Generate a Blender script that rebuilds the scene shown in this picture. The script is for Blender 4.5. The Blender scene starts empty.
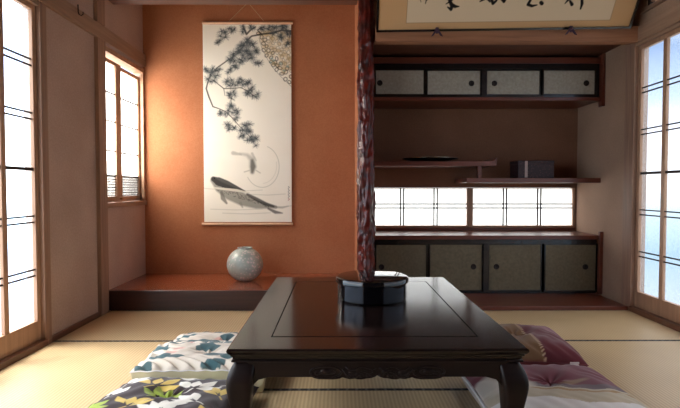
import bpy, bmesh, math, random
import numpy as np
from mathutils import Vector, noise, Matrix
random.seed(7)
S = bpy.context.scene
COL = S.collection

# ---------------------------------------------------------------- camera
FPX, PITCH, YAW, CH = 500.0, math.atan(16/500), math.atan(2/500), 0.95
cam_d = bpy.data.cameras.new('camera'); cam = bpy.data.objects.new('camera', cam_d); COL.objects.link(cam)
cam_d.sensor_width = 36; cam_d.lens = 36*FPX/680; cam_d.clip_start = .02
cam.location = (0, 0, CH); cam.rotation_euler = (math.pi/2 - PITCH, 0, -YAW)
S.camera = cam

# ---------------------------------------------------------------- world: hazy bright sky
W = bpy.data.worlds.new('sky'); S.world = W; W.use_nodes = True
nt = W.node_tree; nt.nodes.clear()
wo = nt.nodes.new('ShaderNodeOutputWorld'); bg = nt.nodes.new('ShaderNodeBackground')
tc = nt.nodes.new('ShaderNodeTexCoord'); sp = nt.nodes.new('ShaderNodeSeparateXYZ')
mr = nt.nodes.new('ShaderNodeMapRange'); mr.inputs[1].default_value = -.5; mr.inputs[2].default_value = .5
cr = nt.nodes.new('ShaderNodeValToRGB')
stops = [(0.0, (1.5, 1.4, 1.2)), (.28, (1.0, 1.1, 1.2)), (.39, (.50, .82, 1.1)), (.46, (1.0, 1.3, 1.5)), (.52, (2.2, 2.2, 2.2)),
         (.58, (2.2, 2.2, 2.3)), (.65, (.85, 1.1, 1.6)), (.73, (.36, .58, 1.0)), (.82, (2.6, 2.6, 2.7)), (1.0, (3.6, 3.5, 3.4))]
el = cr.color_ramp.elements
while len(el) > 1: el.remove(el[-1])
el[0].position = stops[0][0]; el[0].color = (*stops[0][1], 1)
for p, c in stops[1:]:
    e = el.new(p); e.color = (*c, 1)
nt.links.new(tc.outputs['Generated'], sp.inputs[0]); nt.links.new(sp.outputs[2], mr.inputs[0]); nt.links.new(mr.outputs[0], cr.inputs[0])
# the sun stands behind haze on the left: the sky is brighter there
mx = nt.nodes.new('ShaderNodeMapRange'); mx.inputs[1].default_value = -1; mx.inputs[2].default_value = 1
cs = nt.nodes.new('ShaderNodeValToRGB'); e2 = cs.color_ramp.elements
e2[0].position = .15; e2[0].color = (1, 1, 1, 1); e2[1].position = .80; e2[1].color = (.26, .26, .26, 1)
e = e2.new(.50); e.color = (.34, .34, .34, 1)
e = e2.new(.62); e.color = (.32, .32, .32, 1)
ms = nt.nodes.new('ShaderNodeMath'); ms.operation = 'MULTIPLY'; ms.inputs[1].default_value = 3.2
nt.links.new(sp.outputs[0], mx.inputs[0]); nt.links.new(mx.outputs[0], cs.inputs[0]); nt.links.new(cs.outputs[0], ms.inputs[0])
nt.links.new(cr.outputs[0], bg.inputs[0]); nt.links.new(ms.outputs[0], bg.inputs[1]); nt.links.new(bg.outputs[0], wo.inputs[0])
S.view_settings.view_transform = 'Standard'; S.view_settings.look = 'None'; S.view_settings.gamma = 1
S.view_settings.use_curve_mapping = False; S.view_settings.exposure = 0.12
S.cycles.max_bounces = 10; S.cycles.diffuse_bounces = 6; S.cycles.transparent_max_bounces = 12
S.cycles.use_denoising = True; S.cycles.sample_clamp_indirect = 8
S.cycles.caustics_reflective = False; S.cycles.caustics_refractive = False

sun_d = bpy.data.lights.new('sun', 'SUN'); sun = bpy.data.objects.new('sun', sun_d); COL.objects.link(sun)
sun_d.energy = 9; sun_d.angle = math.radians(18); sun_d.color = (1, .93, .82)
sun.rotation_euler = Vector((.40, .0, -.90)).to_track_quat('-Z', 'Y').to_euler()

# added area lamp outside the small alcove window, boosting daylight on the back wall
ald = bpy.data.lights.new('added_window_fill', 'AREA'); ald.shape = 'RECTANGLE'; ald.size = .8; ald.size_y = .8; ald.energy = 39; ald.color = (1, .94, .88); ald.spread = math.radians(115)
alo = bpy.data.objects.new('added_window_fill', ald); COL.objects.link(alo); alo.location = (-2.35, 3.95, 1.42)
alo.rotation_euler = Vector((.8, .5, -.05)).to_track_quat('-Z', 'Y').to_euler()

# ---------------------------------------------------------------- pixel measurements -> metres
_R = cam.rotation_euler.to_matrix()
def ray(px, py): return _R @ Vector((px-340, -(py-204), -FPX))
def onY(px, py, Y): d = ray(px, py); t = Y/d.y; return Vector((d.x*t, Y, CH+d.z*t))
def onZ(px, py, Z): d = ray(px, py); t = (Z-CH)/d.z; return Vector((d.x*t, d.y*t, Z))

# ---------------------------------------------------------------- helpers
def bx(bm, x0, x1, y0, y1, z0, z1):
    v = [bm.verts.new(p) for p in [(x0,y0,z0),(x1,y0,z0),(x1,y1,z0),(x0,y1,z0),(x0,y0,z1),(x1,y0,z1),(x1,y1,z1),(x0,y1,z1)]]
    for f in ((3,2,1,0),(4,5,6,7),(0,1,5,4),(1,2,6,5),(2,3,7,6),(3,0,4,7)): bm.faces.new([v[i] for i in f])
def prism(bm, pts, y0, y1):
    """polygon in XZ extruded along Y"""
    a = [bm.verts.new((p[0], y0, p[1])) for p in pts]; b = [bm.verts.new((p[0], y1, p[1])) for p in pts]
    n = len(pts); bm.faces.new(a); bm.faces.new(b[::-1])
    for i in range(n): bm.faces.new((a[i], b[i], b[(i+1)%n], a[(i+1)%n]))
def lathe(bm, prof, cx, cy, n=48):
    rings = []
    for r, z in prof:
        rings.append([bm.verts.new((cx+r*math.cos(2*math.pi*i/n), cy+r*math.sin(2*math.pi*i/n), z)) for i in range(n)] if r > 1e-5 else [bm.verts.new((cx, cy, z))])
    for a, b in zip(rings, rings[1:]):
        for i in range(n):
            j = (i+1) % n
            if len(a) == 1: bm.faces.new((a[0], b[j], b[i]))
            elif len(b) == 1: bm.faces.new((a[i], a[j], b[0]))
            else: bm.faces.new((a[i], a[j], b[j], b[i]))
def tube(bm, pts, r, n=8, flat=1.0):
    pts = [Vector(p) for p in pts]; rings = []
    rr = r if isinstance(r, (list, tuple)) else [r]*len(pts)
    for i, p in enumerate(pts):
        t = (pts[min(i+1, len(pts)-1)] - pts[max(i-1, 0)]).normalized()
        up = Vector((0, 1, 0)) if abs(t.y) < .9 else Vector((0, 0, 1))
        a = t.cross(up).normalized(); b = a.cross(t)
        rings.append([bm.verts.new(p + a*rr[i]*math.cos(2*math.pi*k/n) + b*rr[i]*flat*math.sin(2*math.pi*k/n)) for k in range(n)])
    for q, s in zip(rings, rings[1:]):
        for k in range(n): bm.faces.new((q[k], q[(k+1)%n], s[(k+1)%n], s[k]))
    bm.faces.new(rings[0][::-1]); bm.faces.new(rings[-1])
def obj(name, bm, m, parent=None, bevel=0, smooth=False, seg=2):
    """vertices are given in world coordinates; they are moved into the parent's frame"""
    bmesh.ops.recalc_face_normals(bm, faces=bm.faces)
    if parent is not None:
        base = parent
        off = Vector((0, 0, 0))
        while base is not None: off += base.location; base = base.parent
        bmesh.ops.translate(bm, verts=bm.verts, vec=-off)
    me = bpy.data.meshes.new(name); bm.to_mesh(me); bm.free()
    o = bpy.data.objects.new(name, me); COL.objects.link(o); me.materials.append(m)
    o.parent = parent
    if smooth:
        for p in me.polygons: p.use_smooth = True
    if bevel:
        b = o.modifiers.new('bevel', 'BEVEL'); b.width = bevel; b.segments = seg; b.limit_method = 'ANGLE'
    return o
def tag(o, label, cat, group=None):
    o['label'] = label; o['category'] = cat
    if group: o['group'] = group
    return o
def thing(name, label, cat, loc, group=None):
    o = bpy.data.objects.new(name, None); COL.objects.link(o); o.location = loc; o.empty_display_size = .05
    return tag(o, label, cat, group)
def anchor(name, loc):
    o = bpy.data.objects.new(name, None); COL.objects.link(o); o.location = loc; o.empty_display_size = .05
    o['kind'] = 'structure'; return o
def boxes(name, bl, m, parent=None, bevel=0, kind=None):
    bm = bmesh.new()
    for b in bl: bx(bm, *b)
    o = obj(name, bm, m, parent, bevel)
    if kind: o['kind'] = kind
    return o
def struct(name, bl, m, bevel=0): return boxes(name, bl, m, None, bevel, 'structure')

# ---------------------------------------------------------------- materials
def srgb(r, g, b):
    f = lambda c: (c/255/12.92) if c/255 <= .04045 else ((c/255+.055)/1.055)**2.4
    return (f(r), f(g), f(b), 1)
def base_mat(name):
    m = bpy.data.materials.new(name); m.use_nodes = True; n = m.node_tree
    return m, n, n.nodes['Principled BSDF']
def ramp(n, fac, c0, c1, p0=.3, p1=.7):
    r = n.nodes.new('ShaderNodeValToRGB'); r.color_ramp.elements[0].color = c0; r.color_ramp.elements[1].color = c1
    r.color_ramp.elements[0].position = p0; r.color_ramp.elements[1].position = p1
    n.links.new(fac, r.inputs[0]); return r
def wood(name, c0, c1, rough=.4, axis='X', scale=6, coat=0, spec=.5, bump=.05):
    m, n, b = base_mat(name)
    t = n.nodes.new('ShaderNodeTexCoord'); mp = n.nodes.new('ShaderNodeMapping')
    s = [scale*4]*3; s['XYZ'.index(axis)] = scale*.25; mp.inputs['Scale'].default_value = s
    nz = n.nodes.new('ShaderNodeTexNoise'); nz.inputs['Scale'].default_value = 1.5; nz.inputs['Detail'].default_value = 7
    nz.inputs['Distortion'].default_value = .6
    n.links.new(t.outputs['Object'], mp.inputs[0]); n.links.new(mp.outputs[0], nz.inputs['Vector'])
    r = ramp(n, nz.outputs[0], c0, c1, .3, .72); n.links.new(r.outputs[0], b.inputs['Base Color'])
    b.inputs['Roughness'].default_value = rough; b.inputs['Specular IOR Level'].default_value = spec
    b.inputs['Coat Weight'].default_value = coat; b.inputs['Coat Roughness'].default_value = .06
    bp = n.nodes.new('ShaderNodeBump'); bp.inputs['Strength'].default_value = bump; bp.inputs['Distance'].default_value = .002
    n.links.new(nz.outputs[0], bp.inputs['Height']); n.links.new(bp.outputs[0], b.inputs['Normal'])
    return m
def plaster(name, c0, c1, scale=90, rough=.92):
    m, n, b = base_mat(name)
    t = n.nodes.new('ShaderNodeTexCoord')
    nz = n.nodes.new('ShaderNodeTexNoise'); nz.inputs['Scale'].default_value = scale; nz.inputs['Detail'].default_value = 6
    n2 = n.nodes.new('ShaderNodeTexNoise'); n2.inputs['Scale'].default_value = 2.2; n2.inputs['Detail'].default_value = 3
    n.links.new(t.outputs['Object'], nz.inputs['Vector']); n.links.new(t.outputs['Object'], n2.inputs['Vector'])
    ad = n.nodes.new('ShaderNodeMath'); ad.operation = 'MULTIPLY_ADD'; ad.inputs[1].default_value = .5
    n.links.new(nz.outputs[0], ad.inputs[0])
    m2 = n.nodes.new('ShaderNodeMath'); m2.operation = 'MULTIPLY'; m2.inputs[1].default_value = .5
    n.links.new(n2.outputs[0], m2.inputs[0]); n.links.new(m2.outputs[0], ad.inputs[2])
    r = ramp(n, ad.outputs[0], c0, c1, .35, .65); n.links.new(r.outputs[0], b.inputs['Base Color'])
    b.inputs['Roughness'].default_value = rough; b.inputs['Specular IOR Level'].default_value = .15
    bp = n.nodes.new('ShaderNodeBump'); bp.inputs['Strength'].default_value = .25; bp.inputs['Distance'].default_value = .002
    n.links.new(nz.outputs[0], bp.inputs['Height']); n.links.new(bp.outputs[0], b.inputs['Normal'])
    return m
def plain(name, c, rough=.5, metal=0, spec=.5, coat=0):
    m, n, b = base_mat(name)
    nz = n.nodes.new('ShaderNodeTexNoise'); nz.inputs['Scale'].default_value = 30
    t = n.nodes.new('ShaderNodeTexCoord'); n.links.new(t.outputs['Object'], nz.inputs['Vector'])
    d = tuple(x*.88 for x in c[:3]) + (1,)
    r = ramp(n, nz.outputs[0], d, c); n.links.new(r.outputs[0], b.inputs['Base Color'])
    b.inputs['Roughness'].default_value = rough; b.inputs['Metallic'].default_value = metal
    b.inputs['Specular IOR Level'].default_value = spec; b.inputs['Coat Weight'].default_value = coat
    b.inputs['Coat Roughness'].default_value = .04
    return m
def painted(name, rough=.9, sheen=0, weave=0):
    m, n, b = base_mat(name)
    a = n.nodes.new('ShaderNodeVertexColor'); a.layer_name = 'paint'
    n.links.new(a.outputs[0], b.inputs['Base Color']); b.inputs['Roughness'].default_value = rough
    b.inputs['Specular IOR Level'].default_value = .2; b.inputs['Sheen Weight'].default_value = sheen
    if weave:
        t = n.nodes.new('ShaderNodeTexCoord'); nz = n.nodes.new('ShaderNodeTexNoise'); nz.inputs['Scale'].default_value = weave
        bp = n.nodes.new('ShaderNodeBump'); bp.inputs['Strength'].default_value = .15; bp.inputs['Distance'].default_value = .002
        n.links.new(t.outputs['Object'], nz.inputs['Vector']); n.links.new(nz.outputs[0], bp.inputs['Height']); n.links.new(bp.outputs[0], b.inputs['Normal'])
    return m
def pane_mat(name, tint, mixf):
    m = bpy.data.materials.new(name); m.use_nodes = True; n = m.node_tree; n.nodes.clear()
    o = n.nodes.new('ShaderNodeOutputMaterial'); mx = n.nodes.new('ShaderNodeMixShader')
    tr = n.nodes.new('ShaderNodeBsdfTransparent'); tl = n.nodes.new('ShaderNodeBsdfTranslucent')
    nz = n.nodes.new('ShaderNodeTexNoise'); nz.inputs['Scale'].default_value = 60; nz.inputs['Detail'].default_value = 3
    t = n.nodes.new('ShaderNodeTexCoord'); n.links.new(t.outputs['Object'], nz.inputs['Vector'])
    r = ramp(n, nz.outputs[0], tuple(x*.95 for x in tint[:3])+(1,), tint)
    n.links.new(r.outputs[0], tr.inputs[0]); n.links.new(r.outputs[0], tl.inputs[0])
    mx.inputs[0].default_value = mixf
    n.links.new(tr.outputs[0], mx.inputs[1]); n.links.new(tl.outputs[0], mx.inputs[2]); n.links.new(mx.outputs[0], o.inputs[0])
    return m

M = {}
M['plaster_grey'] = plaster('grey_brown_plaster', srgb(168,144,130), srgb(190,166,152))
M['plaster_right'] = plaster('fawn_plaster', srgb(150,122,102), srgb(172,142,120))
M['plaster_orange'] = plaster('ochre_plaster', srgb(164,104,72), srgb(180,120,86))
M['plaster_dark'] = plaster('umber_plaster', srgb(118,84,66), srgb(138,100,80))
M['post'] = wood('weathered_post_wood', srgb(128,98,80), srgb(158,124,102), .6, 'Z')
M['beam_x'] = wood('beam_wood_x', srgb(138,94,68), srgb(168,118,88), .5, 'X')
M['beam_y'] = wood('beam_wood_y', srgb(138,108,88), srgb(166,134,110), .5, 'Y')
M['sill_y'] = wood('sill_wood_y', srgb(92,60,44), srgb(122,82,60), .45, 'Y')
M['frame_z'] = wood('window_frame_wood', srgb(154,118,92), srgb(180,142,114), .5, 'Z')
M['muntin'] = plain('muntin_brown', srgb(52,42,40), .7, spec=.2)
M['red_wood'] = wood('red_brown_board', srgb(84,40,30), srgb(110,56,40), .3, 'X', coat=.1)
M['alcove_board'] = wood('polished_alcove_board', srgb(134,70,44), srgb(150,82,54), .22, 'X', 2.5, coat=.35)
M['dark_soffit'] = wood('dark_soffit_wood', srgb(80,50,38), srgb(104,66,50), .5, 'X')
M['black_lacquer'] = plain('black_lacquer', srgb(22,15,16), .25, coat=.3)
M['kamachi'] = wood('black_brown_step_wood', srgb(40,20,20), srgb(58,30,26), .3, 'X', coat=.2)
M['ceiling'] = wood('ceiling_board', srgb(110,78,56), srgb(140,102,76), .6, 'X', 3)
M['pane'] = pane_mat('frosted_pane', (.92, .95, .98, 1), .10)
M['paper_pane'] = pane_mat('shoji_paper', (.97, .96, .93, 1), .55)
M['table'] = wood('dark_lacquered_table_wood', srgb(16,11,11), srgb(26,17,16), .15, 'X', 5, coat=0, spec=.4, bump=.01)
M['table_body'] = wood('dark_carved_table_wood', srgb(18,12,13), srgb(30,20,19), .34, 'X', 5, coat=0, spec=.2, bump=.05)
M['urushi'] = plain('gloss_black_urushi', srgb(8,7,10), .07, spec=.45, coat=.25)
M['iron'] = plain('dark_iron', srgb(40,34,34), .45, .7)
M['brass'] = plain('worn_brass', srgb(170,140,90), .35, .9)
M['scroll_wood'] = plain('pale_scroll_rod', srgb(226,184,150), .5)
M['cord'] = plain('pale_cord', srgb(200,170,130), .8)
M['purple'] = plain('dark_purple_cord', srgb(62,36,56), .7)
M['white_tag'] = plain('white_cloth_tag', srgb(225,215,215), .8)
M['fabric'] = painted('printed_cotton', .95, .2, 300)
M['art'] = painted('painted_paper', .85)
M['fabric_trim'] = plain('white_cord_piping', srgb(235,232,232), .8)

# speckled paper on the cabinet doors
def speckle(name, c0, c1, metal=0.0, rough=.6):
    m, n, b = base_mat(name)
    t = n.nodes.new('ShaderNodeTexCoord'); nz = n.nodes.new('ShaderNodeTexNoise'); nz.inputs['Scale'].default_value = 45; nz.inputs['Detail'].default_value = 5
    vo = n.nodes.new('ShaderNodeTexVoronoi'); vo.inputs['Scale'].default_value = 40
    n.links.new(t.outputs['Object'], nz.inputs['Vector']); n.links.new(t.outputs['Object'], vo.inputs['Vector'])
    r = ramp(n, nz.outputs[0], c0, c1)
    r2 = ramp(n, vo.outputs['Distance'], tuple(min(1, x*1.35) for x in c1[:3])+(1,), (0,0,0,1), .10, .16)
    mix = n.nodes.new('ShaderNodeMixRGB'); mix.blend_type = 'LIGHTEN'; mix.inputs[0].default_value = .6
    n.links.new(r.outputs[0], mix.inputs[1]); n.links.new(r2.outputs[0], mix.inputs[2])
    n.links.new(mix.outputs[0], b.inputs['Base Color']); b.inputs['Roughness'].default_value = rough; b.inputs['Metallic'].default_value = metal
    return m
M['door_low'] = speckle('olive_speckled_door_paper', srgb(90,80,60), srgb(108,98,76))
M['door_high'] = speckle('silver_grey_door_paper', srgb(146,140,128), srgb(168,162,150), .0, .5)

def tatami_mat():
    m, n, b = base_mat('woven_rush')
    t = n.nodes.new('ShaderNodeTexCoord'); w = n.nodes.new('ShaderNodeTexWave'); w.bands_direction = 'X'
    w.inputs['Scale'].default_value = 18; w.inputs['Distortion'].default_value = .4; w.inputs['Detail'].default_value = 1
    nz = n.nodes.new('ShaderNodeTexNoise'); nz.inputs['Scale'].default_value = 3
    n.links.new(t.outputs['Object'], w.inputs['Vector']); n.links.new(t.outputs['Object'], nz.inputs['Vector'])
    r = ramp(n, w.outputs[0], srgb(180,154,116), srgb(200,174,134), .1, .9)
    mix = n.nodes.new('ShaderNodeMixRGB'); mix.blend_type = 'MULTIPLY'; mix.inputs[0].default_value = .35
    r2 = ramp(n, nz.outputs[0], (.75,.72,.66,1), (1,1,1,1))
    n.links.new(r.outputs[0], mix.inputs[1]); n.links.new(r2.outputs[0], mix.inputs[2]); n.links.new(mix.outputs[0], b.inputs['Base Color'])
    b.inputs['Roughness'].default_value = .42; b.inputs['Specular IOR Level'].default_value = .5
    bp = n.nodes.new('ShaderNodeBump'); bp.inputs['Strength'].default_value = .4; bp.inputs['Distance'].default_value = .0015
    n.links.new(w.outputs[0], bp.inputs['Height']); n.links.new(bp.outputs[0], b.inputs['Normal'])
    return m
M['tatami'] = tatami_mat()
def heri_mat():
    m, n, b = base_mat('black_patterned_border')
    t = n.nodes.new('ShaderNodeTexCoord'); w = n.nodes.new('ShaderNodeTexWave'); w.bands_direction = 'X'
    w.inputs['Scale'].default_value = 7; w.inputs['Distortion'].default_value = 1
    n.links.new(t.outputs['Object'], w.inputs['Vector'])
    r = ramp(n, w.outputs[0], srgb(22,20,26), srgb(84,82,80), .7, .95); n.links.new(r.outputs[0], b.inputs['Base Color'])
    b.inputs['Roughness'].default_value = .7
    return m
M['heri'] = heri_mat()

def pillar_mat():
    m, n, b = base_mat('red_lacquered_gnarled_wood')
    t = n.nodes.new('ShaderNodeTexCoord'); nz = n.nodes.new('ShaderNodeTexNoise'); nz.inputs['Scale'].default_value = 14; nz.inputs['Detail'].default_value = 5
    n.links.new(t.outputs['Object'], nz.inputs['Vector'])
    r = ramp(n, nz.outputs[0], srgb(46,12,9), srgb(102,27,16)); n.links.new(r.outputs[0], b.inputs['Base Color'])
    b.inputs['Roughness'].default_value = .35; b.inputs['Specular IOR Level'].default_value = .3; b.inputs['Coat Weight'].default_value = .28; b.inputs['Coat Roughness'].default_value = .05
    return m
M['pillar'] = pillar_mat()
def glaze_mat():
    m, n, b = base_mat('celadon_glaze')
    t = n.nodes.new('ShaderNodeTexCoord'); vo = n.nodes.new('ShaderNodeTexVoronoi'); vo.inputs['Scale'].default_value = 42
    n2 = n.nodes.new('ShaderNodeTexNoise'); n2.inputs['Scale'].default_value = 6; n2.inputs['Detail'].default_value = 2
    n.links.new(t.outputs['Object'], vo.inputs['Vector']); n.links.new(t.outputs['Object'], n2.inputs['Vector'])
    blos = ramp(n, vo.outputs['Distance'], (1,1,1,1), (0,0,0,1), .30, .42)
    msk = ramp(n, n2.outputs[0], (0,0,0,1), (1,1,1,1), .44, .52)
    mul = n.nodes.new('ShaderNodeMath'); mul.operation = 'MULTIPLY'
    n.links.new(blos.outputs[0], mul.inputs[0]); n.links.new(msk.outputs[0], mul.inputs[1])
    n3 = n.nodes.new('ShaderNodeTexNoise'); n3.inputs['Scale'].default_value = 25
    n.links.new(t.outputs['Object'], n3.inputs['Vector'])
    bs = ramp(n, n3.outputs[0], srgb(158,170,162), srgb(176,188,180))
    mix = n.nodes.new('ShaderNodeMixRGB'); n.links.new(mul.outputs[0], mix.inputs[0]); n.links.new(bs.outputs[0], mix.inputs[1])
    mix.inputs[2].default_value = srgb(214,204,200)
    n.links.new(mix.outputs[0], b.inputs['Base Color']); b.inputs['Roughness'].default_value = .3; b.inputs['Coat Weight'].default_value = .4; b.inputs['Coat Roughness'].default_value = .1
    return m
M['glaze'] = glaze_mat()

# ---------------------------------------------------------------- painting tool (pigment colours stored on a fine grid)
class Canvas:
    def __init__(s, x0, x1, y0, y1, res, base):
        s.x0, s.x1, s.y0, s.y1 = x0, x1, y0, y1
        s.nx = int(round((x1-x0)*res))+1; s.ny = int(round((y1-y0)*res))+1
        s.X, s.Y = np.meshgrid(np.linspace(x0, x1, s.nx), np.linspace(y0, y1, s.ny))
        s.C = np.ones((s.ny, s.nx, 3))*np.array(base[:3])
        s.res = res
    def _sl(s, xa, xb, ya, yb):
        f = lambda v, a, b, n: int(np.clip((v-a)/(b-a)*(n-1), 0, n-1))
        i0, i1 = f(xa, s.x0, s.x1, s.nx), f(xb, s.x0, s.x1, s.nx)+2; j0, j1 = f(ya, s.y0, s.y1, s.ny), f(yb, s.y0, s.y1, s.ny)+2
        return slice(j0, j1), slice(i0, i1)
    def _put(s, sl, a, c):
        s.C[sl] = s.C[sl]*(1-a[..., None]) + np.array(c[:3])*a[..., None]
    def stroke(s, pts, w, c, alpha=1, soft=.4):
        ws = w if isinstance(w, (list, tuple)) else [w]*len(pts)
        mw = max(ws)+soft+1
        sl = s._sl(min(p[0] for p in pts)-mw, max(p[0] for p in pts)+mw, min(p[1] for p in pts)-mw, max(p[1] for p in pts)+mw)
        X, Y = s.X[sl], s.Y[sl]
        if X.size == 0: return
        best = np.full(X.shape, -1e9)
        for (a, b, wa, wb) in zip(pts, pts[1:], ws, ws[1:]):
            dx, dy = b[0]-a[0], b[1]-a[1]; L = dx*dx+dy*dy+1e-9
            t = np.clip(((X-a[0])*dx+(Y-a[1])*dy)/L, 0, 1)
            d = np.hypot(X-a[0]-t*dx, Y-a[1]-t*dy)
            best = np.maximum(best, (wa+(wb-wa)*t)/2 - d)
        s._put(sl, np.clip(best/soft+.5, 0, 1)*alpha, c)
    def ellipse(s, cx, cy, rx, ry, ang, c, alpha=1, soft=.2, leaf=False):
        r = max(rx, ry)*1.4
        sl = s._sl(cx-r, cx+r, cy-r, cy+r); X, Y = s.X[sl]-cx, s.Y[sl]-cy
        if X.size == 0: return
        u = (X*math.cos(ang)+Y*math.sin(ang))/rx; v = (-X*math.sin(ang)+Y*math.cos(ang))/ry
        if leaf: v = v/np.maximum(.02, 1-np.abs(u)**1.6*.9 + .15*u); 
        a = np.clip((1-np.sqrt(u*u+v*v))/soft, 0, 1)
        s._put(sl, a*alpha, c)
def grid_obj(name, cv, fn, m, parent=None, smooth=True, extra=None):
    """mesh grid following a canvas; fn(X, Y) -> world xyz arrays"""
    nx, ny = cv.nx, cv.ny
    P = np.stack(fn(cv.X, cv.Y), -1).reshape(-1, 3)
    off = Vector((0, 0, 0)); b = parent
    while b is not None: off += b.location; b = b.parent
    P = P - np.array(off)
    idx = np.arange(nx*ny).reshape(ny, nx)
    F = np.stack([idx[:-1, :-1], idx[:-1, 1:], idx[1:, 1:], idx[1:, :-1]], -1).reshape(-1, 4)
    me = bpy.data.meshes.new(name); me.from_pydata(P.tolist(), [], F.tolist())
    ca = me.color_attributes.new('paint', 'FLOAT_COLOR', 'POINT')
    ca.data.foreach_set('color', np.concatenate([cv.C.reshape(-1, 3), np.ones((nx*ny, 1))], 1).astype(np.float32).ravel())
    me.materials.append(m)
    if smooth: me.polygons.foreach_set('use_smooth', [True]*len(me.polygons))
    o = bpy.data.objects.new(name, me); COL.objects.link(o); o.parent = parent
    return o

# ================================================================= ROOM SHELL
XL, XR, YF, YT, YA, YB = -1.79, 2.29, 3.86, 4.64, 4.79, -2.0    # left, right, step front, alcove backs, rear wall
ZC = 2.75
TW = .09
struct('floor', [(XL-TW, XR+TW, YB, YA+.1, -.12, -.055)], M['sill_y'])
struct('ceiling', [(XL-TW, XR+TW, YB, YA+.1, ZC, ZC+.05)], M['ceiling'])
struct('wall_rear', [(XL-TW, XR+TW, YB-.1, YB, -.055, ZC)], plaster('dim_rear_plaster', srgb(82,66,56), srgb(98,80,68)))
# left wall: openings for the shoji (to y 2.98) and for the small alcove window
struct('wall_left', [(XL-TW, XL, YB, 3.08, 2.06, ZC), (XL-TW, XL, YB, -.66, -.055, 2.06), (XL-TW, XL, 3.08, 3.83, -.055, ZC)], M['plaster_grey'])
struct('wall_alcove_side', [(XL-TW, XL, 3.83, YT, -.055, .80), (XL-TW, XL, 3.83, YT, 2.06, ZC), (XL-TW, XL, 4.637, YT, .80, 2.06)], M['plaster_grey'])
struct('wall_alcove_back', [(XL-TW, .215, YT, YT+.12, -.055, ZC)], M['plaster_orange'])
struct('wall_divider', [(.155, .275, 3.94, YA, -.055, ZC)], M['plaster_orange'])
zs0, zs1 = onY(400, 225.5, YA).z, onY(400, 188.5, YA).z      # low window strip
xs0, xs1 = .275, onY(574, 206, YA).x-.012
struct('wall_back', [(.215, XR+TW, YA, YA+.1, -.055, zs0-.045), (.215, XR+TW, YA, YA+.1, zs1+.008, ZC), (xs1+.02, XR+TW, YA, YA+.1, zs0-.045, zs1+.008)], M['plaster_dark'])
struct('wall_right', [(XR, XR+TW, 3.97, YA, -.055, 2.055), (XR, XR+TW, 3.86, YA, 2.056, ZC), (XR, XR+TW, YB, 3.86, 2.14, 2.27), (XR, XR+TW, YB, 3.86, 2.56, ZC), (XR, XR+TW, YB, .6, 2.27, 2.56),
                     (XR, XR+TW, 3.74, 3.86, 2.27, 2.56), (XR, XR+TW, YB, -.70, -.055, 2.14)], M['plaster_right'])
struct('wall_front', [(.27, XR, 3.90, 3.98, 2.17, ZC)], M['plaster_right'])
# beams and posts
struct('trim_1', [(XL, XL+.025, -.66, YT, 2.06, 2.17)], M['beam_y'], .003)
struct('trim_2', [(XL-TW, XL+.012, -.66, 3.015, 2.03, 2.06)], M['beam_y'], .002)
struct('trim_3', [(XL-TW, XL+.018, 3.015, 3.08, -.055, 2.06)], M['post'], .003)
struct('trim_4', [(XL-TW, XL+.03, 3.71, 3.83, -.055, 2.06), (XL-TW, XL+.03, 3.71, 3.83, 2.17, ZC)], M['post'], .003)
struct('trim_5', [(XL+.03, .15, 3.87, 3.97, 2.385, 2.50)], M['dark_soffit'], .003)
struct('wall_lintel', [(XL, .15, 3.89, 3.95, 2.50, ZC)], M['plaster_orange'])
struct('trim_6', [(.285, XR-.02, 3.80, 3.86, 2.055, 2.17)], M['beam_x'], .003)
struct('trim_7', [(.285, XR, 3.86, 3.96, 2.075, 2.17)], M['beam_x'], .002)
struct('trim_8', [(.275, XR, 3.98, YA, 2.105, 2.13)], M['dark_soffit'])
struct('trim_9', [(XR-.02, XR+TW, 3.85, 3.975, -.055, 2.055)], M['post'], .003)
struct('trim_10', [(XR-.03, XR+.02, -.66, 3.80, 2.055, 2.165)], M['beam_y'], .003)
struct('trim_11', [(XR-.015, XR+TW, -.70, 3.85, 2.03, 2.055), (XR+.02, XR+TW, -.70, 3.85, 2.055, 2.14)], M['beam_y'], .002)
struct('trim_12', [(XR-.02, XR+.02, YB, 3.80, 2.255, 2.285)], M['beam_y'], .002)
struct('trim_13', [(XR-.035, XR+TW, -.70, 3.85, -.055, .035)], M['sill_y'], .003)
struct('trim_14', [(XL-TW, XL+.03, -.66, 3.014, -.055, .035)], M['sill_y'], .003)
struct('baseboard_left', [(XL, XL+.014, 3.08, 3.71, -.02, .028)], M['sill_y'], .002)
struct('trim_15', [(.285, XR-.03, 3.86, 4.335, -.055, .028)], M['red_wood'], .004)

# ranma transom, right wall
tr = anchor('window_1', (XR+.03, 2.2, 2.285))
sl = [(XR+.01, XR+.03, .6, 3.74, z, z+.010) for z in (2.285, 2.320, 2.355, 2.390, 2.425, 2.460, 2.495, 2.53)]
boxes('slat_panel', sl, M['post'], tr, .001)
boxes('slat_frame', [(XR+.005, XR+.04, y, y+.03, 2.285, 2.56) for y in (.6, 1.5, 2.4, 3.3, 3.71)], M['muntin'], tr, .001)

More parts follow.
